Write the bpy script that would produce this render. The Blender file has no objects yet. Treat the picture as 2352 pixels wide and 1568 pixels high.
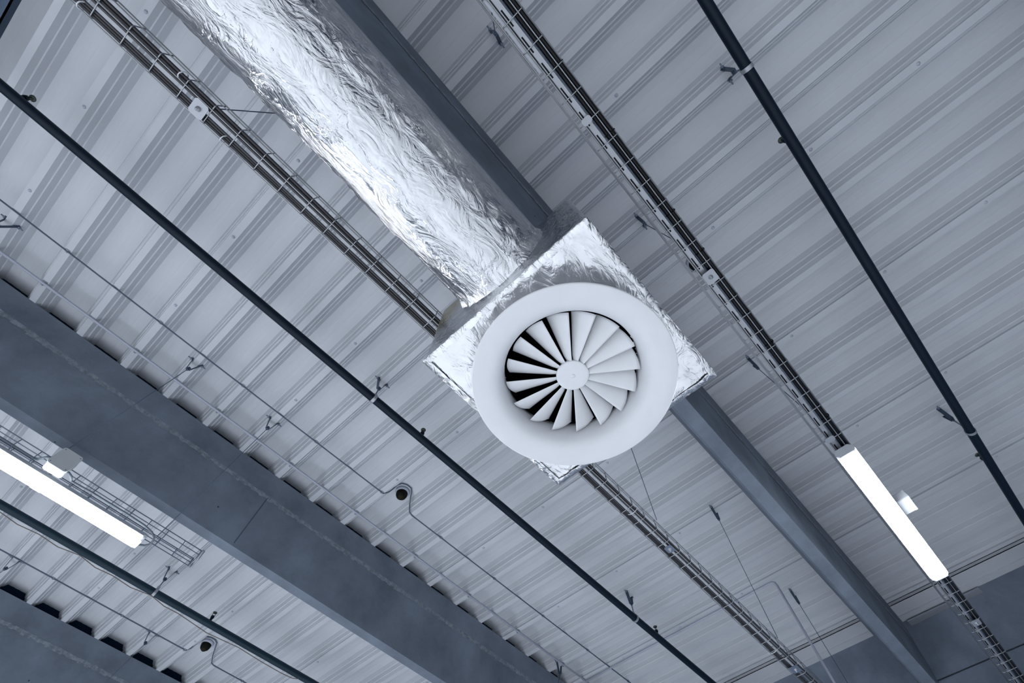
import bpy, bmesh, math, random
from mathutils import Vector, Matrix, noise

random.seed(7)
SC = bpy.context.scene
COL = SC.collection
H0 = 1.7            # camera height above the floor; "h" below is height above the camera
PI = math.pi
WL = {}             # world location of each object's origin (h based)

# ------------------------------------------------------------------ materials
def new_mat(name):
    m = bpy.data.materials.new(name); m.use_nodes = True
    return m, m.node_tree, m.node_tree.nodes['Principled BSDF']

def plain(name, col, rough=.6, metal=0., spec=.5, bump=0., bscale=60., var=0., vscale=8.):
    m, nt, b = new_mat(name)
    b.inputs['Base Color'].default_value = (*col, 1)
    b.inputs['Roughness'].default_value = rough
    b.inputs['Metallic'].default_value = metal
    b.inputs['Specular IOR Level'].default_value = spec
    tc = nt.nodes.new('ShaderNodeTexCoord')
    if var:
        n = nt.nodes.new('ShaderNodeTexNoise'); n.inputs['Scale'].default_value = vscale
        n.inputs['Detail'].default_value = 5
        nt.links.new(tc.outputs['Object'], n.inputs['Vector'])
        r = nt.nodes.new('ShaderNodeValToRGB')
        r.color_ramp.elements[0].position = .3; r.color_ramp.elements[1].position = .7
        r.color_ramp.elements[0].color = (*[c * (1 - var) for c in col], 1)
        r.color_ramp.elements[1].color = (*[min(1, c * (1 + var)) for c in col], 1)
        nt.links.new(n.outputs['Fac'], r.inputs['Fac'])
        nt.links.new(r.outputs['Color'], b.inputs['Base Color'])
    if bump:
        n2 = nt.nodes.new('ShaderNodeTexNoise'); n2.inputs['Scale'].default_value = bscale
        n2.inputs['Detail'].default_value = 4
        nt.links.new(tc.outputs['Object'], n2.inputs['Vector'])
        bp = nt.nodes.new('ShaderNodeBump'); bp.inputs['Strength'].default_value = bump
        bp.inputs['Distance'].default_value = .004
        nt.links.new(n2.outputs['Fac'], bp.inputs['Height'])
        nt.links.new(bp.outputs['Normal'], b.inputs['Normal'])
    return m

def foil(name, stain=False, strength=1., base=(.90, .92, .95), rough=.2):
    m, nt, b = new_mat(name)
    b.inputs['Base Color'].default_value = (*base, 1)
    b.inputs['Metallic'].default_value = 1
    b.inputs['Roughness'].default_value = rough
    tc = nt.nodes.new('ShaderNodeTexCoord')
    mp = nt.nodes.new('ShaderNodeMapping'); mp.inputs['Scale'].default_value = (1, 2.0, 2.0)
    nt.links.new(tc.outputs['Object'], mp.inputs['Vector'])
    # crumples: distorted ridged noise + folded voronoi
    n = nt.nodes.new('ShaderNodeTexNoise'); n.inputs['Scale'].default_value = 9
    n.inputs['Detail'].default_value = 6; n.inputs['Roughness'].default_value = .55
    n.inputs['Distortion'].default_value = 1.2
    nt.links.new(mp.outputs['Vector'], n.inputs['Vector'])
    a = nt.nodes.new('ShaderNodeMath'); a.operation = 'SUBTRACT'; a.inputs[1].default_value = .5
    nt.links.new(n.outputs['Fac'], a.inputs[0])
    ab = nt.nodes.new('ShaderNodeMath'); ab.operation = 'ABSOLUTE'
    nt.links.new(a.outputs[0], ab.inputs[0])
    v = nt.nodes.new('ShaderNodeTexVoronoi'); v.inputs['Scale'].default_value = 16
    v.feature = 'DISTANCE_TO_EDGE'
    mx = nt.nodes.new('ShaderNodeMixRGB'); mx.inputs['Fac'].default_value = .06
    nt.links.new(mp.outputs['Vector'], mx.inputs[1]); nt.links.new(n.outputs['Color'], mx.inputs[2])
    nt.links.new(mx.outputs[0], v.inputs['Vector'])
    # crumple strength varies over the surface
    ms = nt.nodes.new('ShaderNodeTexNoise'); ms.inputs['Scale'].default_value = 3.2
    nt.links.new(tc.outputs['Object'], ms.inputs['Vector'])
    mr = nt.nodes.new('ShaderNodeMapRange'); mr.inputs['From Min'].default_value = .42
    mr.inputs['From Max'].default_value = .64
    nt.links.new(ms.outputs['Fac'], mr.inputs['Value'])
    vm = nt.nodes.new('ShaderNodeMath'); vm.operation = 'MINIMUM'; vm.inputs[1].default_value = .12
    nt.links.new(v.outputs['Distance'], vm.inputs[0])
    vv = nt.nodes.new('ShaderNodeMath'); vv.operation = 'MULTIPLY'
    nt.links.new(vm.outputs[0], vv.inputs[0]); nt.links.new(mr.outputs[0], vv.inputs[1])
    ad = nt.nodes.new('ShaderNodeMath'); ad.operation = 'MULTIPLY_ADD'
    ad.inputs[1].default_value = .55
    nt.links.new(vv.outputs[0], ad.inputs[0]); nt.links.new(ab.outputs[0], ad.inputs[2])
    bp = nt.nodes.new('ShaderNodeBump'); bp.inputs['Strength'].default_value = .55 * strength
    bp.inputs['Distance'].default_value = .02
    nt.links.new(ad.outputs[0], bp.inputs['Height'])
    nt.links.new(bp.outputs['Normal'], b.inputs['Normal'])
    if stain:   # old yellowish glue on the metal near one corner
        g = nt.nodes.new('ShaderNodeTexGradient'); g.gradient_type = 'SPHERICAL'
        gm = nt.nodes.new('ShaderNodeMapping'); gm.vector_type = 'POINT'
        gm.inputs['Location'].default_value = (.285 * 9, -.27 * 9, -.13 * 5)
        gm.inputs['Scale'].default_value = (9, 9, 5)
        nt.links.new(tc.outputs['Object'], gm.inputs['Vector']); nt.links.new(gm.outputs[0], g.inputs['Vector'])
        st = nt.nodes.new('ShaderNodeMath'); st.operation = 'MULTIPLY'
        nt.links.new(g.outputs['Fac'], st.inputs[0]); nt.links.new(n.outputs['Fac'], st.inputs[1])
        mc = nt.nodes.new('ShaderNodeMixRGB'); mc.inputs[1].default_value = (*base, 1)
        mc.inputs[2].default_value = (.42, .36, .2, 1)
        s2 = nt.nodes.new('ShaderNodeMath'); s2.operation = 'MULTIPLY'; s2.inputs[1].default_value = 3.2; s2.use_clamp = True
        nt.links.new(st.outputs[0], s2.inputs[0]); nt.links.new(s2.outputs[0], mc.inputs['Fac'])
        nt.links.new(mc.outputs[0], b.inputs['Base Color'])
    return m

def concrete(name, col):
    m, nt, b = new_mat(name)
    b.inputs['Roughness'].default_value = .92
    b.inputs['Specular IOR Level'].default_value = .2
    tc = nt.nodes.new('ShaderNodeTexCoord')
    n = nt.nodes.new('ShaderNodeTexNoise'); n.inputs['Scale'].default_value = 3.5
    n.inputs['Detail'].default_value = 8; n.inputs['Roughness'].default_value = .62
    nt.links.new(tc.outputs['Object'], n.inputs['Vector'])
    r = nt.nodes.new('ShaderNodeValToRGB')
    r.color_ramp.elements[0].position = .28; r.color_ramp.elements[1].position = .72
    r.color_ramp.elements[0].color = (*[c * .7 for c in col], 1)
    r.color_ramp.elements[1].color = (*[c * 1.25 for c in col], 1)
    nt.links.new(n.outputs['Fac'], r.inputs['Fac'])
    # small air holes
    v = nt.nodes.new('ShaderNodeTexVoronoi'); v.inputs['Scale'].default_value = 3.4
    nt.links.new(tc.outputs['Object'], v.inputs['Vector'])
    t = nt.nodes.new('ShaderNodeMath'); t.operation = 'LESS_THAN'; t.inputs[1].default_value = .028
    nt.links.new(v.outputs['Distance'], t.inputs[0])
    mx = nt.nodes.new('ShaderNodeMixRGB'); mx.inputs[2].default_value = (.03, .045, .07, 1)
    nt.links.new(t.outputs[0], mx.inputs['Fac']); nt.links.new(r.outputs[0], mx.inputs[1])
    nt.links.new(mx.outputs[0], b.inputs['Base Color'])
    n2 = nt.nodes.new('ShaderNodeTexNoise'); n2.inputs['Scale'].default_value = 60; n2.inputs['Detail'].default_value = 4
    nt.links.new(tc.outputs['Object'], n2.inputs['Vector'])
    bp = nt.nodes.new('ShaderNodeBump'); bp.inputs['Strength'].default_value = .25; bp.inputs['Distance'].default_value = .003
    nt.links.new(n2.outputs['Fac'], bp.inputs['Height']); nt.links.new(bp.outputs['Normal'], b.inputs['Normal'])
    return m

def emit(name, col, strength):
    m = bpy.data.materials.new(name); m.use_nodes = True
    nt = m.node_tree; nt.nodes.clear()
    o = nt.nodes.new('ShaderNodeOutputMaterial'); e = nt.nodes.new('ShaderNodeEmission')
    e.inputs['Color'].default_value = (*col, 1); e.inputs['Strength'].default_value = strength
    nt.links.new(e.outputs[0], o.inputs[0])
    return m

M = dict(
    deck=plain('deck_coated_steel', (.455, .475, .515), .6, spec=.25, var=.035, vscale=2.2),
    conc=concrete('precast_concrete', (.145, .175, .22)),
    rough_conc=plain('exposed_aggregate', (.175, .205, .24), .95, bump=1., bscale=140, var=.3, vscale=45),
    wallc=concrete('wall_concrete', (.18, .215, .275)),
    wall_dark=plain('wall_paint_dark', (.055, .085, .125), .9, var=.06),
    wall_light=plain('wall_paint_light', (.30, .34, .40), .9, var=.06),
    floor=plain('floor_screed', (.66, .69, .73), .85, var=.05),
    foil=foil('duct_foil', base=(.62, .635, .66), rough=.13, strength=1.35),
    foilbox=foil('box_foil', stain=True, strength=.9, rough=.19, base=(.68, .695, .72)),
    tape=foil('foil_tape', strength=1.3, rough=.24, base=(.72, .735, .76)),
    white=plain('white_enamel', (.66, .675, .705), .45, spec=.4, var=.02, vscale=14),
    blade=plain('white_blade', (.66, .675, .705), .5, spec=.35, var=.05, vscale=12),
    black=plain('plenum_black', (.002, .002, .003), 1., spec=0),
    pipe=plain('sprinkler_pipe_paint', (.0006, .0075, .018), .5, spec=.22, bump=.05),
    pipe2=plain('sprinkler_pipe_teal', (.0025, .020, .036), .45, spec=.3),
    zinc=plain('zinc_wire', (.36, .375, .40), .38, metal=.8, spec=.5),
    zincb=plain('bright_zinc', (.36, .38, .42), .4, metal=.6),
    steel=plain('dull_steel', (.06, .09, .135), .5, metal=.5, spec=.4),
    steelm=plain('mid_steel', (.16, .20, .27), .45, metal=.5),
    cable=plain('grey_cable', (.045, .045, .052), .45, spec=.5),
    cable2=plain('dark_cable', (.022, .022, .027), .42, spec=.5),
    cableb=plain('black_cable', (.0012, .0018, .004), .35, spec=.25),
    cableg=plain('light_grey_cable', (.13, .165, .20), .5),
    cablebr=plain('brown_cable', (.12, .10, .085), .6),
    conduit=plain('conduit_grey', (.36, .385, .46), .4, spec=.4),
    conduitd=plain('conduit_dark', (.06, .085, .13), .5),
    plast=plain('grey_plastic', (.50, .53, .54), .6, spec=.3),
    plastw=plain('white_plastic', (.62, .65, .70), .5),
    navy=plain('trough_shade_navy', (.003, .011, .027), .95, spec=.1),  # shade tone of the blocks in the deck troughs
    olive=plain('olive_glass', (.0018, .0030, .0012), .7, spec=.15),
    amber=plain('amber_lens', (.012, .011, .004), .7, spec=.15),
    brass=plain('brass_head', (.05, .06, .05), .4, metal=.4),
    lamp=emit('led_diffuser', (.93, .965, 1.0), 26.0),
    housing=plain('lamp_housing', (.6, .63, .68), .5),
)

# ------------------------------------------------------------------ mesh builder
class MB:
    def __init__(s): s.v = []; s.f = []; s.sm = []
    def quad(s, a, b, c, d, smooth=False):
        n = len(s.v); s.v += [a, b, c, d]; s.f.append((n, n+1, n+2, n+3)); s.sm.append(smooth)
    def box(s, x0, x1, y0, y1, h0, h1):
        n = len(s.v)
        s.v += [(x, y, z) for z in (h0, h1) for y in (y0, y1) for x in (x0, x1)]
        for f in ((0,2,3,1),(4,5,7,6),(0,1,5,4),(2,6,7,3),(0,4,6,2),(1,3,7,5)):
            s.f.append(tuple(n+i for i in f)); s.sm.append(False)
        return s
    def bar(s, p, q, w, t, up=(0,0,1)):   # flat bar from p to q: w across, t thick
        p, q = Vector(p), Vector(q); d = (q-p).normalized(); u = Vector(up)
        if abs(d.dot(u)) > .98: u = Vector((1,0,0))
        a = d.cross(u).normalized(); b = a.cross(d).normalized()
        n = len(s.v)
        for c in (p, q):
            for i, j in ((-1,-1),(1,-1),(1,1),(-1,1)):
                s.v.append(tuple(c + a*(i*w/2) + b*(j*t/2)))
        for f in ((3,2,1,0),(4,5,6,7),(0,1,5,4),(1,2,6,5),(2,3,7,6),(3,0,4,7)):
            s.f.append(tuple(n+i for i in f)); s.sm.append(False)
        return s
    def tube(s, pts, r, seg=8, cap=True, closed=False):
        pts = [Vector(p) for p in pts]; N = len(pts); base = len(s.v)
        ref = None
        for i, p in enumerate(pts):
            if closed: d = pts[(i+1) % N] - pts[i-1]
            else: d = pts[min(i+1, N-1)] - pts[max(i-1, 0)]
            d.normalize()
            if ref is None:
                ref = Vector((0,0,1)) if abs(d.z) < .9 else Vector((1,0,0))
            a = (ref - d*ref.dot(d)).normalized(); ref = a; b = d.cross(a)
            rr = r[i] if isinstance(r, (list, tuple)) else r
            for k in range(seg):
                t = 2*PI*k/seg
                s.v.append(tuple(p + a*(math.cos(t)*rr) + b*(math.sin(t)*rr)))
        for i in range(N if closed else N-1):
            j = (i+1) % N
            for k in range(seg):
                l = (k+1) % seg
                s.f.append((base+i*seg+k, base+i*seg+l, base+j*seg+l, base+j*seg+k)); s.sm.append(True)
        if cap and not closed:
            s.f.append(tuple(base+k for k in reversed(range(seg)))); s.sm.append(False)
            s.f.append(tuple(base+(N-1)*seg+k for k in range(seg))); s.sm.append(False)
        return s
    def lathe(s, prof, c, seg=64, smooth=True, closed=False, axis='h'):   # prof: (r, h) list about the vertical axis through c
        base = len(s.v); n = len(prof)
        for r, h in prof:
            for k in range(seg):
                t = 2*PI*k/seg
                s.v.append((c[0]+r*math.cos(t), c[1]+r*math.sin(t), h))
        for i in range(n if closed else n-1):
            j = (i+1) % n
            for k in range(seg):
                l = (k+1) % seg
                s.f.append((base+i*seg+k, base+i*seg+l, base+j*seg+l, base+j*seg+k)); s.sm.append(smooth)
        return s
    def extrude_x(s, prof, x0, x1, caps=True):    # prof: closed (y, h) outline
        n = len(s.v); k = len(prof)
        for x in (x0, x1): s.v += [(x, y, h) for y, h in prof]
        for i in range(k):
            j = (i+1) % k
            s.f.append((n+i, n+j, n+k+j, n+k+i)); s.sm.append(False)
        if caps:
            s.f.append(tuple(n+i for i in reversed(range(k)))); s.sm.append(False)
            s.f.append(tuple(n+k+i for i in range(k))); s.sm.append(False)
        return s
    def build(s, name, mat, parent=None, loc=None, fix=True):
        if loc is None:
            loc = WL[parent] if parent is not None else tuple(sum(v[i] for v in s.v)/len(s.v) for i in range(3))
        me = bpy.data.meshes.new(name)
        me.from_pydata([(v[0]-loc[0], v[1]-loc[1], v[2]-loc[2]) for v in s.v], [], s.f)
        me.polygons.foreach_set('use_smooth', s.sm)
        if fix:
            bm = bmesh.new(); bm.from_mesh(me)
            bmesh.ops.recalc_face_normals(bm, faces=bm.faces); bm.to_mesh(me); bm.free()
        me.materials.append(M[mat] if isinstance(mat, str) else mat)
        o = bpy.data.objects.new(name, me); COL.objects.link(o)
        WL[o] = loc
        place(o, parent, loc)
        return o

def place(o, parent, loc):
    if parent is None: o.location = (loc[0], loc[1], loc[2]+H0)
    else:
        o.parent = parent; p = WL[parent]
        o.location = (loc[0]-p[0], loc[1]-p[1], loc[2]-p[2])

def thing(name, label, cat, loc, group=None):
    o = bpy.data.objects.new(name, None); COL.objects.link(o); o.empty_display_size = .05
    WL[o] = loc; place(o, None, loc)
    return tag(o, label, cat, group)

def tag(o, label, cat, group=None):
    o['label'] = label; o['category'] = cat
    if group: o['group'] = group
    return o

def struct(o): o['kind'] = 'structure'; return o

def dup(root, dloc, label=None):
    r = root.copy(); COL.objects.link(r)
    w = WL[root]; nw = tuple(w[i]+dloc[i] for i in range(3)); WL[r] = nw
    r.location = (nw[0], nw[1], nw[2]+H0)
    if label: r['label'] = label
    for ch in list(root.children):
        c = ch.copy(); COL.objects.link(c); c.parent = r; WL[c] = tuple(WL[ch][i]+dloc[i] for i in range(3))
        for g in list(ch.children):
            d = g.copy(); COL.objects.link(d); d.parent = c; WL[d] = tuple(WL[g][i]+dloc[i] for i in range(3))
    return r

# ------------------------------------------------------------------ shell of the hall
XW = 4.69                      # concrete end wall
X0, Y0, Y1 = -9.0, -7.0, 11.0
RB, RP = 2.5, 2.585            # rib bottom and pan heights of the roof deck
def rib_r(k): return -.0607 + .2803*k
def rib_c(k): return rib_r(k) - .0178

def deck():
    prof = []
    k = -32
    while rib_r(k) < XW + .3:
        a = rib_r(k)
        lap = (k-1) % 3 == 0
        if lap: prof += [(a-.039, RB+.012), (a-.0395, RB+.0005), (a-.036, RB)]
        else: prof += [(a-.0355, RB)]
        prof += [(a, RB), (a+.0125, RB+.0255), (a+.0190, RB+.0262), (a+.0300, RB+.0555),
                 (a+.0360, RB+.0562), (a+.0520, RP)]
        p0 = a+.0520; p1 = a+.2803-.0355-.0520
        w = p1-p0
        for f in (.30, .62):
            g = p0+w*f
            prof += [(g-.012, RP), (g-.005, RP+.0011), (g+.005, RP+.0011), (g+.012, RP)]
        b = a+.2803-.0355
        prof += [(p1, RP), (b-.0360, RB+.0562), (b-.0300, RB+.0555), (b-.0190, RB+.0262), (b-.0125, RB+.0255)]
        k += 1
    prof = [(x, h) for x, h in prof if x < XW+.1]
    mb = MB()
    n = len(prof)
    for y in (Y0, -2.2, .2, 2.6, 5.0, Y1): mb.v += [(x, y, h) for x, h in prof]
    for r in range(5):
        for i in range(n-1):
            mb.f.append((r*n+i, r*n+i+1, (r+1)*n+i+1, (r+1)*n+i)); mb.sm.append(False)
    o = mb.build('ceiling', 'deck', loc=(0, 0, RB), fix=False)
    struct(o)
    # roof boards lying on the deck so that no daylight enters
    MB().box(X0-.3, XW+.3, Y0-.3, Y1+.3, RP+.01, RP+.16).build('roof_board', 'wall_dark', parent=o)
    # added navy blocks that put shade into the deck troughs over the beams
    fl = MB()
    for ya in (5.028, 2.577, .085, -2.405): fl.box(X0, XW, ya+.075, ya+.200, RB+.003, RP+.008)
    fl.build('trough_shade_block', 'navy', parent=o)
    # fixing screws in every third rib
    first = None
    for kk in (-5, -2, 1, 4, 7, 10, 13):
        for y in (-1.60, -1.053, -.486, .867, 1.43, 2.0, 3.93, 4.46):
            x = rib_c(kk)
            if first is None:
                mb = MB()
                mb.lathe([(0, RB-.006), (.0055, RB-.006), (.007, RB-.002), (.009, RB-.0015), (.009, RB)], (x, y), 10)
                first = mb.build('screw', 'conduit', parent=o, loc=(x, y, RB))
            else:
                c = first.copy(); COL.objects.link(c); c.parent = o; WL[c] = (x, y, RB); place(c, o, (x, y, RB))
    return o
deck()

struct(MB().box(X0, XW+.2, Y0, Y1, -H0-.1, -H0).build('floor', 'floor', loc=(0, 0, -H0)))
struct(MB().box(X0-.2, X0, Y0-.2, Y1+.2, -H0, RP).build('wall_back', 'wall_dark'))
struct(MB().box(X0, XW, Y0-.2, Y0, -H0, RP).build('wall_right', 'wall_dark'))
struct(MB().box(X0, XW, Y1, Y1+.2, -H0, RP).build('wall_left', 'wall_light'))
w = MB()
joints = [-H0, -.9, .0, .92, 1.52, 2.08, 2.62]
for a, b in zip(joints[:-1], joints[1:]):
    w.box(XW, XW+.2, Y0-.2, Y1+.2, a+.006, b-.006)
w.box(XW+.02, XW+.2, Y0-.2, Y1+.2, -H0, 2.62)
wall = struct(w.build('wall_end', 'wallc'))
# sheet metal closing strip and angle where deck meets the end wall
t = MB(); t.box(4.450, XW, Y0, .10, 2.488, 2.492); t.box(4.450, 4.454, Y0, .10, 2.488, 2.51)
t.box(4.60, 4.604, Y0, .10, 2.480, 2.488)
t.box(4.450, XW, .33, 2.57, 2.488, 2.492); t.box(4.450, 4.454, .33, 2.57, 2.488, 2.51); t.box(4.60, 4.604, .33, 2.57, 2.480, 2.488)
struct(t.build('trim_1', 'deck'))
t = MB(); t.box(4.675, XW, -.50, .055, 2.474, 2.478); t.box(XW-.004, XW, -.50, .055, 2.44, 2.478)
struct(t.build('trim_2', 'zincb'))

def beam(ya, label, joint=None):
    prof = [(ya, RB), (ya+.0205, 2.362), (ya+.0235, 2.352), (ya+.0265, 2.345), (ya+.081, 1.992), (ya+.152, 1.992), (ya+.165, 2.006),
            (ya+.220, 2.345), (ya+.246, RB)]
    root = thing('concrete_beam', label, 'beam', (0, ya+.12, 1.992), 'precast concrete roof beams')
    MB().extrude_x(prof, X0, XW).build('beam_body', 'conc', root)
    # rough band of exposed aggregate left by the form edge
    b = MB(); n = 260
    rnd = random.Random(int(ya*100)+50)
    for i in range(n):
        xa = -3.2+i*(7.85/n); xb = xa+7.85/n
        e0 = rnd.uniform(.000, .006); e1 = rnd.uniform(.0, .012)
        h0, h1 = 2.336-e1, 2.352+e0
        yy0 = ya+.0265+(2.345-h0)*.153; yy1 = ya+.0235-(h1-2.352)*.15
        b.quad((xa, yy0-.0022, h0), (xb, yy0-.0022, h0), (xb, yy1-.0022, h1), (xa, yy1-.0022, h1))
    b.build('aggregate_band', 'rough_conc', root)
    if joint is not None:
        j = MB(); j.bar((joint, ya+.0785, 2.01), (joint+.006, ya+.0245, 2.345), .004, .003, up=(0, 1, 0))
        j.build('mould_seam', 'steel', root)
    return root
beam(2.577, 'large grey concrete beam crossing the lower left, in front of the left lamp', .508)
beam(.085, 'concrete beam running just above the foil duct and past the air diffuser')
beam(5.028, 'concrete beam in the bottom left corner with darkest side')
beam(-2.405, 'concrete beam off at the far right side beyond the right sprinkler pipe')

# cross angle at the left end
a = MB()
a.box(-1.932, -1.874, .33, 2.577, 2.462, 2.468); a.box(-1.880, -1.874, .33, 2.577, 2.462, 2.50)
a.box(-1.932, -1.926, .33, 2.577, 2.440, 2.468)
tag(a.build('steel_angle', 'steel'), 'dark steel angle fixed across under the deck at the top left corner', 'steel angle')

# ------------------------------------------------------------------ foil duct
def ridge(p, sc):
    return 1-abs(noise.noise(Vector(p)*sc))*2
DC = (.287, 1.470); DR = .161
def make_duct():
    xs0, xs1 = -3.4, .270
    root = thing('insulated_duct', 'thick round air duct wrapped in crumpled silver foil, running into the diffuser box', 'duct', (-1.5, DC[0], DC[1]-DR))
    NU, NV = 620, 150
    mb = MB()
    for i in range(NU+1):
        x = xs0+(xs1-xs0)*i/NU
        for j in range(NV):
            t = 2*PI*j/NV
            cy, ch = math.cos(t), math.sin(t)
            p = Vector((x, cy*DR, ch*DR))
            r = DR
            r += .0045*noise.noise(Vector((x*2.2, cy*1.3, ch*1.3)))
            # long creases along the pipe, short puckers across
            q = Vector((x*3.0, t*2.6+.8*noise.noise(Vector((x*4, t*2, 3))), .5))
            r += .0030*(ridge(q, 1.0)-.6)
            q2 = Vector((x*11+1.5*noise.noise(p*9), cy*3.2, ch*3.2+7))
            amp = .5+.5*noise.noise(Vector((x*2.5, cy*2, ch*2+20)))
            r += .0022*amp*(ridge(q2, 1.0)-.5)
            # two lapped seams of the foil, strongly crumpled
            for ts, wd, am in ((math.radians(228), .13, .0060), (math.radians(345), .17, .0045)):
                ts2 = ts+.05*noise.noise(Vector((x*1.7, ts, 0)))
                dd = (t-ts2+PI) % (2*PI)-PI
                if abs(dd) < wd*2.2:
                    g = math.exp(-(dd/wd)**2)
                    r += am*g*(noise.noise(Vector((x*26, t*9, ts)))+.6*noise.noise(Vector((x*60, t*22, ts+4))))
                    r += .0035*g*(1 if dd > 0 else .2)
            # pinched on to the box collar
            e = max(0, (x-(xs1-.07))/.07)
            r += e**3*.014*(1+.8*noise.noise(Vector((t*3, 1, 2)))) + e*(.006*noise.noise(Vector((x*18, t*6.5, 2)))+.003*noise.noise(Vector((x*40, t*15, 6))))
            mb.v.append((x, DC[0]+cy*r, DC[1]+ch*r))
    for i in range(NU):
        for j in range(NV):
            l = (j+1) % NV
            mb.f.append((i*NV+j, i*NV+l, (i+1)*NV+l, (i+1)*NV+j)); mb.sm.append(True)
    mb.build('foil_wrap', 'foil', root)
    # narrow strips of tape round and along the wrap
    for x, w_ in ((-2.2, .05),):
        b = MB(); N = 140
        for k, xx in enumerate((x-w_/2, x, x+w_/2)):
            for j in range(N):
                t = 2*PI*j/N
                r = DR+.0068+.0018*noise.noise(Vector((xx*40, math.cos(t)*9, math.sin(t)*9)))
                if k != 1: r -= .0012
                e = .006*noise.noise(Vector((k*7.1, t*5, x)))*(k-1)
                b.v.append((xx+e, DC[0]+math.cos(t)*r, DC[1]+math.sin(t)*r))
        for k in range(2):
            for j in range(N):
                l = (j+1) % N
                b.f.append((k*N+j, k*N+l, (k+1)*N+l, (k+1)*N+j)); b.sm.append(True)
        b.build('tape_band', 'tape', root)
make_duct()

# ------------------------------------------------------------------ diffuser with plenum box
BX0, BX1, BY0, BY1, BH0, BH1 = .265, .866, -.011, .586, 1.200, 1.625
CX, CY = .5655, .287
def make_diffuser():
    root = thing('air_diffuser', 'round white swirl air diffuser with radial blades under a square foil wrapped box', 'air diffuser', (CX, CY, 1.113))
    # foil wrapped plenum
    bm = bmesh.new()
    bmesh.ops.create_cube(bm, size=1)
    bmesh.ops.scale(bm, vec=(BX1-BX0, BY1-BY0, BH1-BH0), verts=bm.verts)
    bmesh.ops.bevel(bm, geom=bm.edges[:], offset=.009, segments=2, affect='EDGES', profile=.6)
    bmesh.ops.subdivide_edges(bm, edges=[e for e in bm.edges if e.calc_length() > .2], cuts=88, use_grid_fill=True)
    cx, cy, ch = (BX0+BX1)/2, (BY0+BY1)/2, (BH0+BH1)/2
    for v in bm.verts:
        p = v.co.copy()
        d = Vector((noise.noise(p*7+Vector((5, 0, 0))), noise.noise(p*7+Vector((0, 9, 0))), noise.noise(p*7)))*.0035
        q = Vector((p.x*15+2*noise.noise(p*10), p.y*11, p.z*13))
        n = Vector((0, 0, -1)) if p.z < -.2 else p.normalized()
        amp = .5+.6*noise.noise(p*4+Vector((3, 3, 3)))
        d += n*(.0028*amp*(ridge(q, 1)-.5))
        d += n*(.0010*noise.noise(p*55))
        if p.z < -.2:   # the cladding sags a little towards the middle and puckers round the neck
            rr = math.hypot(p.x, p.y); aa = math.atan2(p.y, p.x)
            if rr > .19: d.z += .0022*math.sin(aa*23+3*noise.noise(p*6))*math.exp(-((rr-.28)/.05)**2)
        v.co = p+d
    hole = [f for f in bm.faces if f.calc_center_median().z < -.2 and math.hypot(f.calc_center_median().x, f.calc_center_median().y) < .192]
    bmesh.ops.delete(bm, geom=hole, context='FACES')
    me = bpy.data.meshes.new('plenum_box')
    for f in bm.faces: f.smooth = True
    bmesh.ops.recalc_face_normals(bm, faces=bm.faces)
    bm.to_mesh(me); bm.free(); me.materials.append(M['foilbox'])
    o = bpy.data.objects.new('plenum_box', me); COL.objects.link(o); WL[o] = (cx, cy, ch); place(o, root, (cx, cy, ch))
    # frayed foil edge all round the bottom
    e = MB(); rnd = random.Random(4)
    corners = [(BX0, BY0), (BX1, BY0), (BX1, BY1), (BX0, BY1), (BX0, BY0)]
    for (xa, ya), (xb, yb) in zip(corners[:-1], corners[1:]):
        N = 150; nx, ny = (yb-ya), -(xb-xa); L = math.hypot(nx, ny); nx /= L; ny /= L
        prev = None
        for i in range(N+1):
            f = i/N; x = xa+(xb-xa)*f; y = ya+(yb-ya)*f
            o1 = .0025+.0035*abs(noise.noise(Vector((f*34, xa*7, ya*5))))+.001*rnd.random()
            hh = BH0-.0015+.0035*noise.noise(Vector((f*22, ya*7, 2)))
            row = [(x-nx*(.016+.006*noise.noise(Vector((f*15, xa, 4)))), y-ny*.016, BH0-.0035+.002*noise.noise(Vector((f*40, 1, xa)))),
                   (x+nx*o1*.6, y+ny*o1*.6, hh-.002), (x+nx*o1, y+ny*o1, hh+.003), (x+nx*.003, y+ny*.003, BH0+.012+.006*noise.noise(Vector((f*19, 8, xa))))]
            base = len(e.v); e.v += row
            if prev is not None:
                for k in range(3):
                    e.f.append((prev+k, base+k, base+k+1, prev+k+1)); e.sm.append(True)
            prev = base
    e.build('foil_edge', 'tape', root)
    # face ring
    r = MB()
    r.lathe([(.2795, 1.1150), (.2785, 1.1130), (.2760, 1.1122), (.255, 1.1126), (.235, 1.1140), (.222, 1.1168), (.212, 1.1215), (.2035, 1.1290),
             (.1975, 1.1390), (.1938, 1.1510), (.1915, 1.1650), (.1910, 1.1850), (.1910, 1.2000),
             (.1950, 1.2000), (.1950, 1.185), (.1990, 1.165), (.208, 1.142), (.225, 1.126), (.250, 1.1215), (.2790, 1.1210), (.2795, 1.119)],
            (CX, CY), 160, closed=True)
    r.build('face_ring', 'white', root)
    n = MB(); n.lathe([(.200, 1.150), (.200, 1.212)], (CX, CY), 96); n.lathe([(.2035, 1.150), (.2035, 1.212)], (CX, CY), 96)
    n.build('neck', 'zincb', root)
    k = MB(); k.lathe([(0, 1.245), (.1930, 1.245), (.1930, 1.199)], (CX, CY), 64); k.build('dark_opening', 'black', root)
    # hub
    hb = MB()
    hb.lathe([(0, 1.1500), (.030, 1.1502), (.0420, 1.1508), (.0455, 1.1520), (.0462, 1.1540), (.0455, 1.162), (0, 1.162)], (CX, CY), 64)
    hub = hb.build('hub', 'white', root)
    s = MB(); s.lathe([(0, 1.1478), (.0040, 1.1480), (.0058, 1.1490), (.0062, 1.1502)], (CX, CY), 24)
    s.build('screw_cap', 'white', hub)
    # blades
    A0 = math.radians(-53.9)
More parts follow.
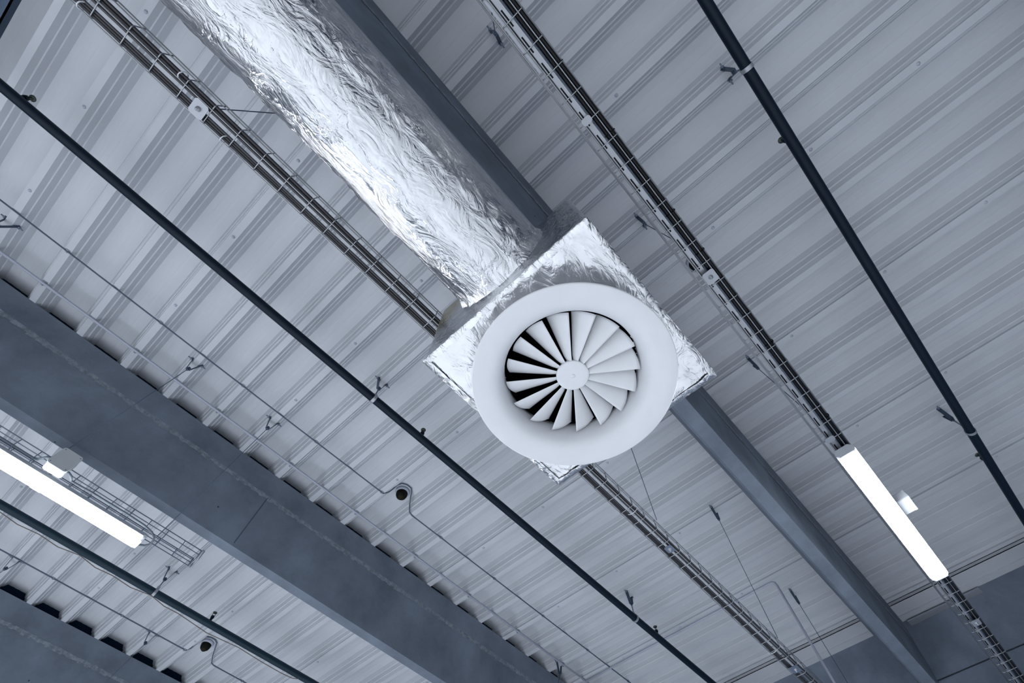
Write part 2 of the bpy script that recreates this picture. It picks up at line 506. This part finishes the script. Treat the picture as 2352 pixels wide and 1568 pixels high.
    for b in range(16):
        a_near = A0+b*2*PI/16
        mb = MB(); NR, NA = 14, 10
        for sgn in (0, 1):
            for i in range(NR+1):
                rr = .040+(.1875-.040)*i/NR
                for j in range(NA+1):
                    f = j/NA
                    sp = .335*(1 if rr > .06 else .85+.15*(rr-.04)/.02)
                    ang = a_near-sp*f
                    rise = .205*rr
                    h = 1.1530+rise*(f+.10*math.sin(PI*f)*-1)+sgn*.0012
                    r_out = rr if i < NR else rr-.010*f*f
                    mb.v.append((CX+r_out*math.cos(ang), CY+r_out*math.sin(ang), h))
        S = (NR+1)*(NA+1)
        for i in range(NR):
            for j in range(NA):
                q = (i*(NA+1)+j, i*(NA+1)+j+1, (i+1)*(NA+1)+j+1, (i+1)*(NA+1)+j)
                mb.f.append(q); mb.sm.append(True)
                mb.f.append(tuple(S+c for c in reversed(q))); mb.sm.append(True)
        def edge(idx):
            for p, q in zip(idx[:-1], idx[1:]):
                mb.f.append((p, q, S+q, S+p)); mb.sm.append(False)
        edge([i*(NA+1) for i in range(NR+1)]); edge([i*(NA+1)+NA for i in range(NR+1)])
        edge(list(range(NA+1))); edge([NR*(NA+1)+j for j in range(NA+1)])
        mb.build('blade', 'blade', root)
make_diffuser()

# ------------------------------------------------------------------ sprinkler pipes
def sprinkler_head(parent, x, y, h, mat='brass'):
    s = MB()
    s.tube([(x-.004, y, h+.012), (x, y, h+.045)], .0095, 10)
    s.tube([(x, y, h+.044), (x, y, h+.058)], .0125, 10)
    hd = s.build('sprinkler_head', 'pipe', parent, loc=(x, y, h+.05))
    d = MB()
    for sg in (-1, 1):
        d.tube([(x+sg*.0075, y, h+.057), (x+sg*.010, y, h+.070), (x+sg*.003, y, h+.083)], .0022, 6)
    d.lathe([(0, h+.083), (.0155, h+.0845), (.0155, h+.087), (0, h+.0885)], (x, y), 14)
    d.build('deflector', mat, hd)

def pipe(y, h, x0, x1, heads, label, mat='pipe', extra=()):
    r = thing('sprinkler_pipe', label, 'pipe', ((x0+x1)/2, y, h-.0235), 'sprinkler pipes')
    MB().tube([(x0+(x1-x0)*i/12, y, h) for i in range(13)], .0235, 28).build('pipe_run', mat, r)
    for x in heads: sprinkler_head(r, x, y, h)
    for x in extra:
        MB().tube([(x-.035, y, h), (x-.034, y, h), (x+.034, y, h), (x+.035, y, h)], [.0240, .0275, .0275, .0240], 24).build('coupling', mat, r)
    return r
pipe(1.518, 2.319, -4.0, XW, (-1.60, .853, 3.300), 'dark sprinkler pipe crossing between the concrete beam and the cable tray full of cables')
pipe(-.9265, 2.310, -4.0, XW, (.868, 3.325), 'near black sprinkler pipe crossing the upper right corner')
pipe(3.902, 2.327, -4.0, XW, (.926,), 'teal sprinkler pipe at the lower left, past the left lamp', mat='pipe2')

def hanger(k, y, hp=None, label='', wire=None, mat='steel', group=None, name='pipe_hanger', cat='pipe hanger', leg_w=.022):
    xc = rib_c(k)
    r = thing(name, label, cat, (xc, y, 2.43), group)
    for sg in (-1, 1):
        lg = MB()
        lg.bar((xc+sg*.0335, y, 2.530), (xc+sg*.0280, y, 2.492), leg_w, .0025, up=(0, 1, 0)) if False else None
        p = [(xc+sg*.0330, 2.532), (xc+sg*.0250, 2.500), (xc+sg*.0105, 2.437)]
        for (xa, ha), (xb, hb) in zip(p[:-1], p[1:]):
            n = len(lg.v)
            for yy in (y-leg_w/2, y+leg_w/2):
                lg.v += [(xa-.0013, yy, ha), (xa+.0013, yy, ha), (xb+.0013, yy, hb), (xb-.0013, yy, hb)]
            for f in ((0,1,2,3),(7,6,5,4),(0,4,5,1),(1,5,6,2),(2,6,7,3),(3,7,4,0)):
                lg.f.append(tuple(n+i for i in f)); lg.sm.append(False)
        L = lg.build('leg', mat, r)
        b = MB(); b.tube([(xc+sg*.020, y, 2.517), (xc+sg*.058, y, 2.517)], .0036, 8)
        b.tube([(xc+sg*.0345, y, 2.517), (xc+sg*.0425, y, 2.517)], .0085, 6)
        b.build('bolt', 'steelm', L)
    ap = MB(); ap.box(xc-.0125, xc+.0125, y-leg_w/2, y+leg_w/2, 2.434, 2.4375)
    ap.tube([(xc, y, 2.424), (xc, y, 2.434)], .0085, 6)
    ap.tube([(xc, y, 2.4375), (xc, y, 2.447)], .0085, 6)
    ap.build('cross_plate', mat, r)
    if hp is not None:
        rod = MB(); rod.tube([(xc, y, hp+.034), (xc, y, 2.45)], .0042, 10)
        rod.build('rod', 'steelm', r)
        c = MB(); seg = 36; R = .0255
        for i in range(seg):
            t0, t1 = 2*PI*i/seg, 2*PI*(i+1)/seg
            for a_, b_ in ((R, R+.0018),):
                q = []
                for t_ in (t0, t1):
                    for rr in (a_, b_):
                        q.append((y+rr*math.cos(t_), hp+rr*math.sin(t_)))
                (ya, ha), (yb, hb), (yc, hc), (yd, hd) = q
                x0_, x1_ = xc-.0095, xc+.0095
                c.quad((x0_, yb, hb), (x1_, yb, hb), (x1_, yd, hd), (x0_, yd, hd), True)
                c.quad((x0_, ya, ha), (x1_, ya, ha), (x1_, yc, hc), (x0_, yc, hc), True)
                c.quad((x0_, ya, ha), (x0_, yb, hb), (x0_, yd, hd), (x0_, yc, hc))
                c.quad((x1_, ya, ha), (x1_, yb, hb), (x1_, yd, hd), (x1_, yc, hc))
        c.bar((xc, y-.004, hp+.024), (xc, y-.003, hp+.050), .019, .0018, up=(0, 1, 0))
        c.bar((xc, y+.004, hp+.024), (xc, y+.003, hp+.050), .019, .0018, up=(0, 1, 0))
        c.build('clamp_ring', 'zincb', r)
    if wire is not None:
        wm = MB(); wm.tube([(xc, y, 2.450), (xc, y, 2.425), wire], .0019, 8)
        wm.build('suspension_wire', 'steel', r)
    return r
G1 = 'pipe hangers'
hanger(2, 1.518, 2.319, 'V shaped pipe hanger clamped round the left dark pipe, left of the diffuser box', group=G1)
hanger(11, 1.518, 2.319, 'V shaped pipe hanger near the bottom edge on the left dark pipe', group=G1)
hanger(2, -.9265, 2.310, 'V shaped pipe hanger with bright clamp at the top of the right pipe', group=G1)
hanger(11, -.9265, 2.310, 'V shaped pipe hanger on the lower part of the right dark pipe', group=G1)
hanger(2, 3.902, 2.327, 'thin V shaped hanger holding the teal pipe at the lower left', group=G1)
G2 = 'wire hangers on the deck ribs'
def wh(k, y, wire, label): return hanger(k, y, None, label, wire, group=G2, name='wire_hanger', cat='wire hanger', leg_w=.016)
wh(-5, 2.243, (-1.56, 2.68, 1.89), 'dark V shaped wire hanger at the left edge above the concrete beam')
wh(-1, 2.243, (-.455, 2.68, 1.893), 'V shaped wire hanger whose wire runs down to the grey junction box')
wh(1, 2.243, (.164, 2.700, 1.846), 'V shaped wire hanger whose wire ends by the cable loop at the left lamp')
wh(12, 2.46, (3.25, 2.70, 1.85), 'V shaped wire hanger at the bottom edge beside the large concrete beam')
wh(-1, 4.66, (-.45, 5.12, 1.89), 'small V shaped wire hanger at the left edge under the teal pipe')
wh(3, 4.66, (.66, 5.14, 1.85), 'small V shaped wire hanger over the bottom left concrete beam')
wh(-1, -.225, (-.375, -.236, 1.86), 'dark wire hanger at the top beside the right cable tray')
wh(3, -.225, (.752, -.236, 1.86), 'dark wire hanger between the box corner and the right cable tray')
wh(7, -.225, (1.875, -.236, 1.86), 'dark wire hanger beside the right cable tray, above the right lamp')
wh(10, .572, (3.02, .660, 1.79), 'wire hanger with long thin wire down to the far end of the left cable tray')
wh(14, .575, (3.846, .577, 1.25), 'pale wire hanger beside the upright conduit at the lower right')
wh(-2, .580, (-.735, .680, 1.735), 'wire hanger over the duct carrying the near end of the left cable tray')
wh(6, .570, (1.80, .655, 1.79), 'wire hanger carrying the cable tray just below the white diffuser ring')

# ------------------------------------------------------------------ wire mesh cable trays
def yl(x): return .7415-.0020*(x+1)
def yr(x): return .662+.0012*(x+1)
def tray(name, label, loc, x0, x1, fl, fr, hb, ht, rung0, pitch, longs, mat='zinc', flip_end=False):
    root = thing(name, label, 'cable tray', loc, 'wire mesh cable trays')
    m = MB()
    for fy, h, r in longs: m.tube([(x, fy(x), h) for x in (x0, x0+(x1-x0)*.25, x0+(x1-x0)*.5, x0+(x1-x0)*.75, x1)], r, 8)
    m.build('long_wires', mat, root)
    k = math.ceil((x0-rung0)/pitch)
    first = None
    while rung0+k*pitch < x1+.001:
        x = rung0+k*pitch
        a, b = fl(x), fr(x); sg = 1 if b > a else -1
        if first is None or True:
            c = .008
            q = MB(); q.tube([(x, a, ht), (x, a, hb+c), (x, a+sg*c*.3, hb+c*.3), (x, a+sg*c, hb), (x, b-sg*c, hb), (x, b-sg*c*.3, hb+c*.3), (x, b, hb+c), (x, b, ht)], .0021, 6)
            q.build('rung', mat, root)
        k += 1
    return root
TL = tray('cable_tray', 'wire mesh tray packed with dark grey cables beside the foil duct', (1.0, .70, 1.727), -2.3, XW-.02, yl, yr, 1.727, 1.785, -1.1336, .1007,
     [(lambda x: yl(x)-.0015, 1.7231, .0023), (lambda x: yl(x)-.059, 1.7231, .0023),
      (lambda x: yl(x)+.003, 1.760, .0021), (lambda x: yl(x)+.003, 1.785, .0024),
      (lambda x: yr(x)-.003, 1.763, .0021), (lambda x: yr(x)-.003, 1.785, .0024)])
TR = tray('cable_tray', 'wire mesh tray with black cables and a slotted rail, leading to the right lamp', (1.5, -.237, 1.80), -2.3, XW-.02,
     lambda x: -.2815, lambda x: -.194, 1.800, 1.852, -.258, .1003,
     [(lambda x: -.260, 1.7965, .0023), (lambda x: -.2105, 1.7965, .0022), (lambda x: -.192, 1.806, .0020),
      (lambda x: -.191, 1.830, .0020), (lambda x: -.191, 1.852, .0023), (lambda x: -.2845, 1.830, .0020), (lambda x: -.2845, 1.852, .0023)])
TF = tray('cable_tray', 'short empty wire mesh tray above the left lamp, ending in open wires', (-1.0, 2.717, 1.837), -3.2, .392,
     lambda x: 2.677, lambda x: 2.757, 1.837, 1.887, .190, .1003,
     [(lambda x: 2.675, 1.887, .0024), (lambda x: 2.675, 1.862, .0020), (lambda x: 2.692, 1.8335, .0020),
      (lambda x: 2.748, 1.8335, .0022), (lambda x: 2.759, 1.862, .0020), (lambda x: 2.759, 1.887, .0024)], mat='steelm')
e = MB()
e.tube([(.398, 2.668, 1.893), (.392, 2.675, 1.880), (.394, 2.677, 1.842), (.394, 2.690, 1.833), (.394, 2.752, 1.833), (.392, 2.759, 1.850), (.392, 2.759, 1.890)], .0028, 8)
e.tube([(.404, 2.668, 1.890), (.405, 2.677, 1.842), (.405, 2.690, 1.833), (.405, 2.752, 1.833), (.405, 2.759, 1.850), (.405, 2.759, 1.890)], .0028, 8)
e.build('end_splice', 'zincb', TF)

def plate(parent, x0, x1, y0, y1, h, mat='zincb', bolt=True):
    b = MB(); c = .006
    out = [(x0+c, y0), (x1-c, y0), (x1, y0+c), (x1, y1-c), (x1-c, y1), (x0+c, y1), (x0, y1-c), (x0, y0+c)]
    n = len(b.v); k = len(out)
    for hh in (h, h+.0022): b.v += [(x, y, hh) for x, y in out]
    b.f.append(tuple(range(k))); b.f.append(tuple(k+i for i in reversed(range(k)))); b.sm += [False, False]
    for i in range(k): b.f.append((i, (i+1) % k, k+(i+1) % k, k+i)); b.sm.append(False)
    p = b.build('splice_plate', mat, parent)
    if bolt:
        cx_, cy_ = (x0+x1)/2, (y0+y1)/2
        s = MB(); s.lathe([(0, h-.014), (.0038, h-.014), (.0038, h-.006), (.008, h-.006), (.008, h-.001), (.0095, h)], (cx_, cy_), 12)
        s.build('bolt', 'zincb', p)
    return p
plate(TL, -.785, -.735, .683, .738, 1.7180)
plate(TL, 1.905, 1.955, .672, .712, 1.7180, mat='steelm')
plate(TL, 3.18, 3.25, .672, .722, 1.7180, mat='steelm')
plate(TR, .878, .935, -.262, -.212, 1.7925)
plate(TR, .125, .152, -.243, -.207, 1.7925, bolt=False)
plate(TR, 1.925, 1.958, -.243, -.200, 1.7925, bolt=False)
plate(TR, 3.64, 3.70, -.268, -.222, 1.7925)

# mounting rail in the right tray: channel with slots
def rail():
    x0, x1 = -1.6, XW-.05
    y0, y1, h0, h1 = -.2400, -.2170, 1.8120, 1.8330
    root = thing('mounting_rail', 'galvanised channel with punched slots lying in the right cable tray', 'rail', (1.5, -.235, h0))
    m = MB()
    m.box(x0, x1, y0, -.2275, h0, h0+.0015)
    m.box(x0, x1, -.2220, y1, h0, h0+.0015)
    x = x0
    k = 0
    while x < x1-.1:
        m.box(x+.060, x+.1, -.2275, -.2220, h0, h0+.0015); x += .1
    m.box(x0, x1, y0, y0+.0015, h0, h1); m.box(x0, x1, y1-.0015, y1, h0, h1)
    m.build('channel', 'zincb', root)
    i = MB(); i.box(x0, x1, y0+.002, y1-.002, h0+.010, h0+.012); i.build('slot_shade', 'cableb', root)  # black plate added so the slots read as shaded depth
rail()
lr = MB(); lr.box(-1.6, -.08, -.2150, -.1980, 1.806, 1.8075); lr.box(-1.6, -.08, -.2150, -.2135, 1.806, 1.818)
tag(lr.build('cover_strip', 'zincb'), 'pale metal strip beside the slotted rail at the top of the right tray', 'metal strip')

# ------------------------------------------------------------------ cables
def cable(pts, r, mat, label, group=None, ties=()):
    c = MB().tube(pts, r, 10).build('cable', mat)
    tag(c, label, 'cable', group)
    for x, y, h, rr in ties:
        t_ = MB(); t_.tube([(x, y+rr*math.cos(2*PI*i/18), h+rr*.8*math.sin(2*PI*i/18)) for i in range(18)], .0022, 6, closed=True)
        t_.build('cable_tie', mat if mat == 'cableb' else 'zincb', c)
    return c
def run(x0, x1, fy, h, seed, amp=.003, n=46, dh=.0012):
    return [(x0+(x1-x0)*i/n, fy(x0+(x1-x0)*i/n)+amp*noise.noise(Vector((i*.33, seed*3.7, 0))), h+abs(dh*noise.noise(Vector((i*.4, seed, 5))))) for i in range(n+1)]
specs = [  # offset from the left wall of the tray, height, radius, material
    (-.0075, 1.7345, .0045, 'cable'), (-.0165, 1.7345, .0045, 'cable2'), (-.0255, 1.7345, .0045, 'cable'),
    (-.0120, 1.7425, .0045, 'cable2'), (-.0210, 1.7425, .0045, 'cable')]
for i, (o_, h_, r_, m_) in enumerate(specs):
    cable(run(-2.4, XW-.02, lambda x, o_=o_: yl(x)+o_, h_, i, .0012), r_, m_, 'dark grey cable in the bundle on the left side of the full cable tray', 'left bundle of cables')
specs = [(-.0475, 1.7345, .0046, 'cable')]
for i, (o_, h_, r_, m_) in enumerate(specs):
    cable(run(-2.4, XW-.02, lambda x, o_=o_: yl(x)+o_, h_, i+8, .0025), r_, m_, 'single grey cable along the middle of the full cable tray')
specs = [(.0065, 1.7355, .0056, 'cable2'), (.0175, 1.7355, .0054, 'cable2'), (.0120, 1.7450, .0052, 'cable')]
for i, (o_, h_, r_, m_) in enumerate(specs):
    cable(run(-2.4, XW-.02, lambda x, o_=o_: yr(x)+o_, h_, i+15, .0016), r_, m_, 'thick black cable against the duct side of the full cable tray', 'right bundle of cables')
for i, (x, y, h) in enumerate(((-1.38, -.0, 0), (-.83, .0, 0), (-.52, 0, 0), (.02, 0, 0))):
    pass
def tie_loop(x, y, h, ry, rh, parent_label):
    t_ = MB(); t_.tube([(x+.004*math.sin(2*PI*i/18), y+ry*math.cos(2*PI*i/18), h+rh*math.sin(2*PI*i/18)) for i in range(18)], .0021, 6, closed=True)
    tag(t_.build('cable_tie', 'plastw'), parent_label, 'cable tie', 'pale cable ties')
tie_loop(-.855, .669, 1.735, .014, .018, 'pale cable tie on the black cables above the plate of the full tray')
tie_loop(-.655, .731, 1.733, .014, .017, 'pale cable tie on the left cable bundle below the bolted plate')
tie_loop(-1.165, .731, 1.733, .014, .017, 'pale cable tie on the left cable bundle at the top left corner')
tie_loop(1.62, .69, 1.737, .026, .018, 'pale cable tie round the full tray below the diffuser')
tie_loop(3.0, .715, 1.737, .026, .018, 'pale cable tie on the full tray near the bottom edge')

tx = [-.35, -.06, .225, .60, .80, 1.33, 1.83]
for i, (y_, h_, r_) in enumerate(((-.2705, 1.8130, .0085), (-.2535, 1.8130, .0083), (-.2640, 1.8270, .0080))):
    lab = ['thick black cable on the outer side of the right tray', 'thick black cable beside the slotted rail in the right tray',
           'black cable lying on top of two others in the right tray'][i]
    ties = [(x, -.2635, 1.815, .0205) for x in tx] if i == 0 else ()
    cable(run(-2.4, XW-.02, lambda x, y_=y_: y_, h_, i+30, .0014), r_, 'cableb', lab, 'black cables in the right tray', ties)

cable(run(-2.4, XW-.02, lambda x: -.2435, 1.8120, 44, .0006), .0026, 'conduitd', 'very thin blue grey strand added as the shaded gap between rail and black cables in the right tray')  # dark strand put in for the shadow line beside the rail
cable([(-.93, 2.694, 1.850), (-.676, 2.691, 1.850), (-.60, 2.692, 1.850), (-.545, 2.693, 1.850), (-.515, 2.692, 1.850), (-.496, 2.683, 1.850), (-.486, 2.664, 1.852), (-.474, 2.650, 1.860), (-.450, 2.640, 1.866)],
      .0058, 'cableg', 'grey cable coming from the left edge into the junction box')
cable([(-.378, 2.640, 1.834), (-.349, 2.622, 1.831), (-.332, 2.632, 1.830), (-.322, 2.655, 1.832), (-.318, 2.672, 1.838), (-.300, 2.671, 1.838), (-.253, 2.668, 1.838), (-.21, 2.665, 1.838),
       (-.116, 2.665, 1.838), (-.02, 2.664, 1.838), (.079, 2.665, 1.836), (.130, 2.674, 1.832), (.155, 2.690, 1.828), (.166, 2.712, 1.822), (.164, 2.736, 1.815), (.150, 2.752, 1.808), (.128, 2.758, 1.802), (.110, 2.758, 1.800)],
      .0050, 'cableg', 'grey cable leaving the junction box and looping into the end of the left lamp')

# ------------------------------------------------------------------ conduits
def conduit(y, x0, x1, r, mat, label, skip=None, detour=None, clip='zincb'):
    h = RB-r-.0005
    root = thing('conduit', label, 'conduit', ((x0+x1)/2, y, h), 'conduits under the deck ribs')
    if detour is None:
        MB().tube([(x0, y, h), ((x0+x1)/2, y, h), (x1, y, h)], r, 10).build('tube', mat, root)
    else:
        pts = [(x0, y, h)]+detour+[(x1, y, h)]
        MB().tube(pts, r, 10).build('tube', mat, root)
    first = None
    k = -20
    while rib_c(k) < x1:
        x = rib_c(k)
        if x > x0 and (k % 2 == 0):
            c = MB(); c.box(x-.012, x+.012, y-r-.006, y+r+.006, RB-.0022, RB-.0002)
            c.box(x-.006, x+.006, y-r-.0035, y-r-.0015, h-r*.6, RB-.001)
            c.box(x-.006, x+.006, y+r+.0015, y+r+.0035, h-r*.6, RB-.001)
            c.box(x-.005, x+.005, y+r*.3, y+r+.0035, h-r-.002, h-r*.6)
            c.build('clip', clip, root)
        k += 1
    return root
conduit(2.420, -4, XW-.02, .0078, 'conduit', 'pale conduit running close along the upper side of the large concrete beam')
det1 = [(1.018, 2.155, 2.4955), (1.055, 2.155, 2.496), (1.080, 2.140, 2.515), (1.095, 2.115, 2.545), (1.105, 2.090, 2.572), (1.120, 2.062, 2.578), (1.150, 2.046, 2.578),
        (1.190, 2.046, 2.578), (1.215, 2.066, 2.576), (1.235, 2.095, 2.560), (1.262, 2.125, 2.530), (1.292, 2.150, 2.500), (1.32, 2.155, 2.4955)]
conduit(2.155, -4, XW-.02, .0042, 'conduitd', 'thin dark conduit looping round the round detector left of the diffuser', detour=det1)
det2 = [(1.018, 4.610, 2.4955), (1.055, 4.610, 2.496), (1.075, 4.590, 2.515), (1.085, 4.555, 2.545), (1.092, 4.515, 2.572), (1.110, 4.480, 2.578), (1.140, 4.460, 2.578),
        (1.180, 4.460, 2.578), (1.210, 4.480, 2.576), (1.235, 4.530, 2.560), (1.262, 4.575, 2.530), (1.292, 4.605, 2.500), (1.32, 4.610, 2.4955)]
conduit(4.610, -4, XW-.02, .0046, 'conduitd', 'thin dark conduit looping round the detector near the bottom left edge', detour=det2)

# conduit along a rib that turns and drops beside the wall
r_ = thing('drop_conduit', 'conduit running along a deck rib, then bending and dropping straight down at the lower right', 'conduit', (3.592, 1.5, 2.49))
pts = [(3.585, 2.42, 2.487), (3.588, 1.5, 2.487), (3.592, .66, 2.487), (3.592, .625, 2.484), (3.592, .610, 2.472), (3.592, .606, 2.445), (3.592, .606, 1.9), (3.592, .606, .4)]
MB().tube(pts, .0085, 12).build('tube', 'conduit', r_)

# sagging brown cable under the teal pipe
bc = [(-1.3, 3.888, 2.28), (-.582, 3.889, 2.28), (-.46, 3.899, 2.274), (-.327, 3.890, 2.28), (-.19, 3.893, 2.272), (-.054, 3.871, 2.28), (.07, 3.888, 2.272), (.187, 3.886, 2.28), (.33, 3.889, 2.273), (.471, 3.867, 2.28),
      (.59, 3.885, 2.272), (.697, 3.892, 2.28), (.95, 3.902, 2.268), (1.213, 3.890, 2.28), (1.42, 3.896, 2.276), (1.60, 3.897, 2.276), (1.70, 3.893, 2.279), (1.744, 3.882, 2.286), (1.752, 3.870, 2.295)]
cable(bc, .0026, 'cablebr', 'thin brown cable sagging in waves just under the teal pipe')

# ------------------------------------------------------------------ detectors
def detector(x, y, label, s=1.):
    root = thing('smoke_detector', label, 'detector', (x, y, 2.50), 'detectors on the deck')
    b = MB(); b.lathe([(0, RP), (.052*s, RP), (.052*s, RP-.012), (.047*s, RP-.022), (0, RP-.022)], (x, y), 40)
    b.build('base', 'conduit', root)
    d = MB(); d.lathe([(.042*s, RP-.022), (.041*s, RP-.040), (.035*s, RP-.055), (.024*s, RP-.064)], (x, y), 40)
    d.build('dome', 'olive', root)
    l = MB(); l.lathe([(.0235*s, RP-.0640), (.021*s, RP-.068), (.012*s, RP-.074), (0, RP-.076)], (x, y), 32)
    l.build('lens', 'amber', root)
D1 = detector(1.172, 2.115, 'round olive detector left of the diffuser, on the thin conduit', .95)
detector(1.158, 4.540, 'round olive detector near the bottom left edge', .95)
detector(1.175, -.322, 'round olive detector half hidden behind the right cable tray', .98)

# ------------------------------------------------------------------ lamps and junction boxes
def lamp(x0, x1, y0, y1, h, label, th=.052, tilt=0):
    root = thing('batten_lamp', label, 'lamp', ((x0+x1)/2, (y0+y1)/2, h), 'glowing batten lamps')
    w_ = y1-y0; yc = (y0+y1)/2
    prof = []
    for t_ in range(0, 11):
        a_ = PI+PI*t_/10
        ca, sa = math.cos(a_), math.sin(a_)
        prof.append((yc+w_/2*math.copysign(abs(ca)**.6, ca), h+.026+.026*math.copysign(abs(sa)**.7, sa)))
    d = MB(); d.extrude_x(prof, x0+.012, x1-.012); d.build('diffuser', 'lamp', root)
    hs = MB(); hs.extrude_x([(yc-w_/2-.002, h+.0262), (yc+w_/2+.002, h+.0262), (yc+w_/2-.012, h+th), (yc-w_/2+.012, h+th)], x0+.004, x1-.004)
    hs.build('housing', 'housing', root)
    for xa, xb in ((x0-.004, x0+.012), (x1-.012, x1+.004)):
        c = MB(); c.extrude_x([(y0+.010, h+.006), (y0, h+.022), (y0, h+.036), (y0+.014, h+th), (y1-.014, h+th), (y1, h+.036), (y1, h+.022), (y1-.010, h+.006)], xa, xb)
        c.build('end_cap', 'plastw', root)
    return root
lamp(2.022, 3.105, -.281, -.195, 1.742, 'bright batten lamp under the right cable tray at the lower right')
lamp(-.962, .1225, 2.692, 2.786, 1.780, 'bright batten lamp at the left edge under the empty tray')

def jbox(x0, x1, y0, y1, h0, h1, mat, label, c=.014):
    root = thing('junction_box', label, 'junction box', ((x0+x1)/2, (y0+y1)/2, h0), 'junction boxes')
    out = []
    for cx_, ch_, a0 in ((x1-c, h1-c, 0), (x0+c, h1-c, 90), (x0+c, h0+c, 180), (x1-c, h0+c, 270)):
        for i in range(5):
            a_ = math.radians(a0+i*22.5); out.append((cx_+c*math.cos(a_), ch_+c*math.sin(a_)))
    def slab(ya, yb, s=1.):
        b = MB(); k = len(out); mx, mh = (x0+x1)/2, (h0+h1)/2
        for yy in (ya, yb): b.v += [(mx+(x-mx)*s, yy, mh+(h-mh)*s) for x, h in out]
        b.f.append(tuple(range(k))); b.f.append(tuple(k+i for i in reversed(range(k)))); b.sm += [False]*2
        for i in range(k): b.f.append((i, (i+1) % k, k+(i+1) % k, k+i)); b.sm.append(False)
        return b
    slab(y0+.012, y1, .97).build('box_body', mat, root)
    lid = slab(y0, y0+.0125).build('lid', mat, root)
    s = MB()
    for sx in (x0+.011, x1-.011):
        for sh in (h0+.011, h1-.011): s.tube([(sx, y0-.0012, sh), (sx, y0+.001, sh)], .0022, 8)
    s.build('lid_screw', 'steel', lid)
    return root
jbox(-.4555, -.3575, 2.610, 2.672, 1.8150, 1.9230, 'plast', 'square grey junction box hanging beside the left lamp tray')
jbox(2.525, 2.642, -.352, -.290, 1.803, 1.850, 'plastw', 'small pale junction box behind the right lamp', .006)

# small pale hangers clipped above the left lamp tray
b = MB(); b.box(-.43, -.38, 2.752, 2.790, 1.832, 1.835); b.box(-.43, -.38, 2.787, 2.790, 1.79, 1.835)
tag(b.build('mounting_clip', 'plast'), 'small grey mounting clip between left lamp and empty tray', 'clip')

# ------------------------------------------------------------------ light
def area(x, y, h, lx, ly, power, col=(.965, .98, 1.0), spread=PI):
    l = bpy.data.lights.new('lamp_and_fill_light', 'AREA'); l.shape = 'RECTANGLE'; l.size = lx; l.size_y = ly
    l.energy = power; l.color = col; l.spread = spread
    o = bpy.data.objects.new('lamp_and_fill_light', l); COL.objects.link(o); o.location = (x, y, h+H0)
    return o
P = 80
for y_, h_ in ((-.238, 1.738), (2.739, 1.776), (5.72, 1.776)):  # real only under the batten lamps; the rest is added fill without fixtures
    for x_ in (-6.4, -3.4, -.42, 2.563):
        if y_ < 0 and x_ == -.42: continue
        area(x_, y_, h_, 1.06, .07, P*(.92 if y_ > 0 else 1.0))
for x_ in (-3.4, -.42, 2.563): area(x_, -3.26, 1.738, 1.06, .07, P*.36)  # unseen row without fixtures, added to brighten the deck on this side
w = bpy.data.worlds.new('hall_air'); SC.world = w; w.use_nodes = True
w.node_tree.nodes['Background'].inputs[0].default_value = (.5, .7, 1, 1)
w.node_tree.nodes['Background'].inputs[1].default_value = .05

# ------------------------------------------------------------------ camera
R = ((6.74041025e-01, -7.38693796e-01, 4.16158112e-04), (6.76224887e-01, 6.16812653e-01, -4.02817642e-01), (2.97302201e-01, 2.71797033e-01, 9.15280162e-01))
cd = bpy.data.cameras.new('camera'); cam = bpy.data.objects.new('camera', cd); COL.objects.link(cam)
cd.sensor_width = 36; cd.lens = 1070.48/2352*36; cd.clip_start = .02; cd.clip_end = 60
mw = Matrix(((R[0][0], -R[1][0], -R[2][0], 0), (R[0][1], -R[1][1], -R[2][1], 0), (R[0][2], -R[1][2], -R[2][2], H0), (0, 0, 0, 1)))
cam.matrix_world = mw
SC.camera = cam
vs = SC.view_settings
vs.view_transform = 'Standard'; vs.look = 'None'; vs.gamma = 1; vs.exposure = .13; vs.use_curve_mapping = False
SC.cycles.use_denoising = True
SC.cycles.max_bounces = 8; SC.cycles.diffuse_bounces = 4; SC.cycles.glossy_bounces = 4
SC.cycles.sample_clamp_indirect = 6
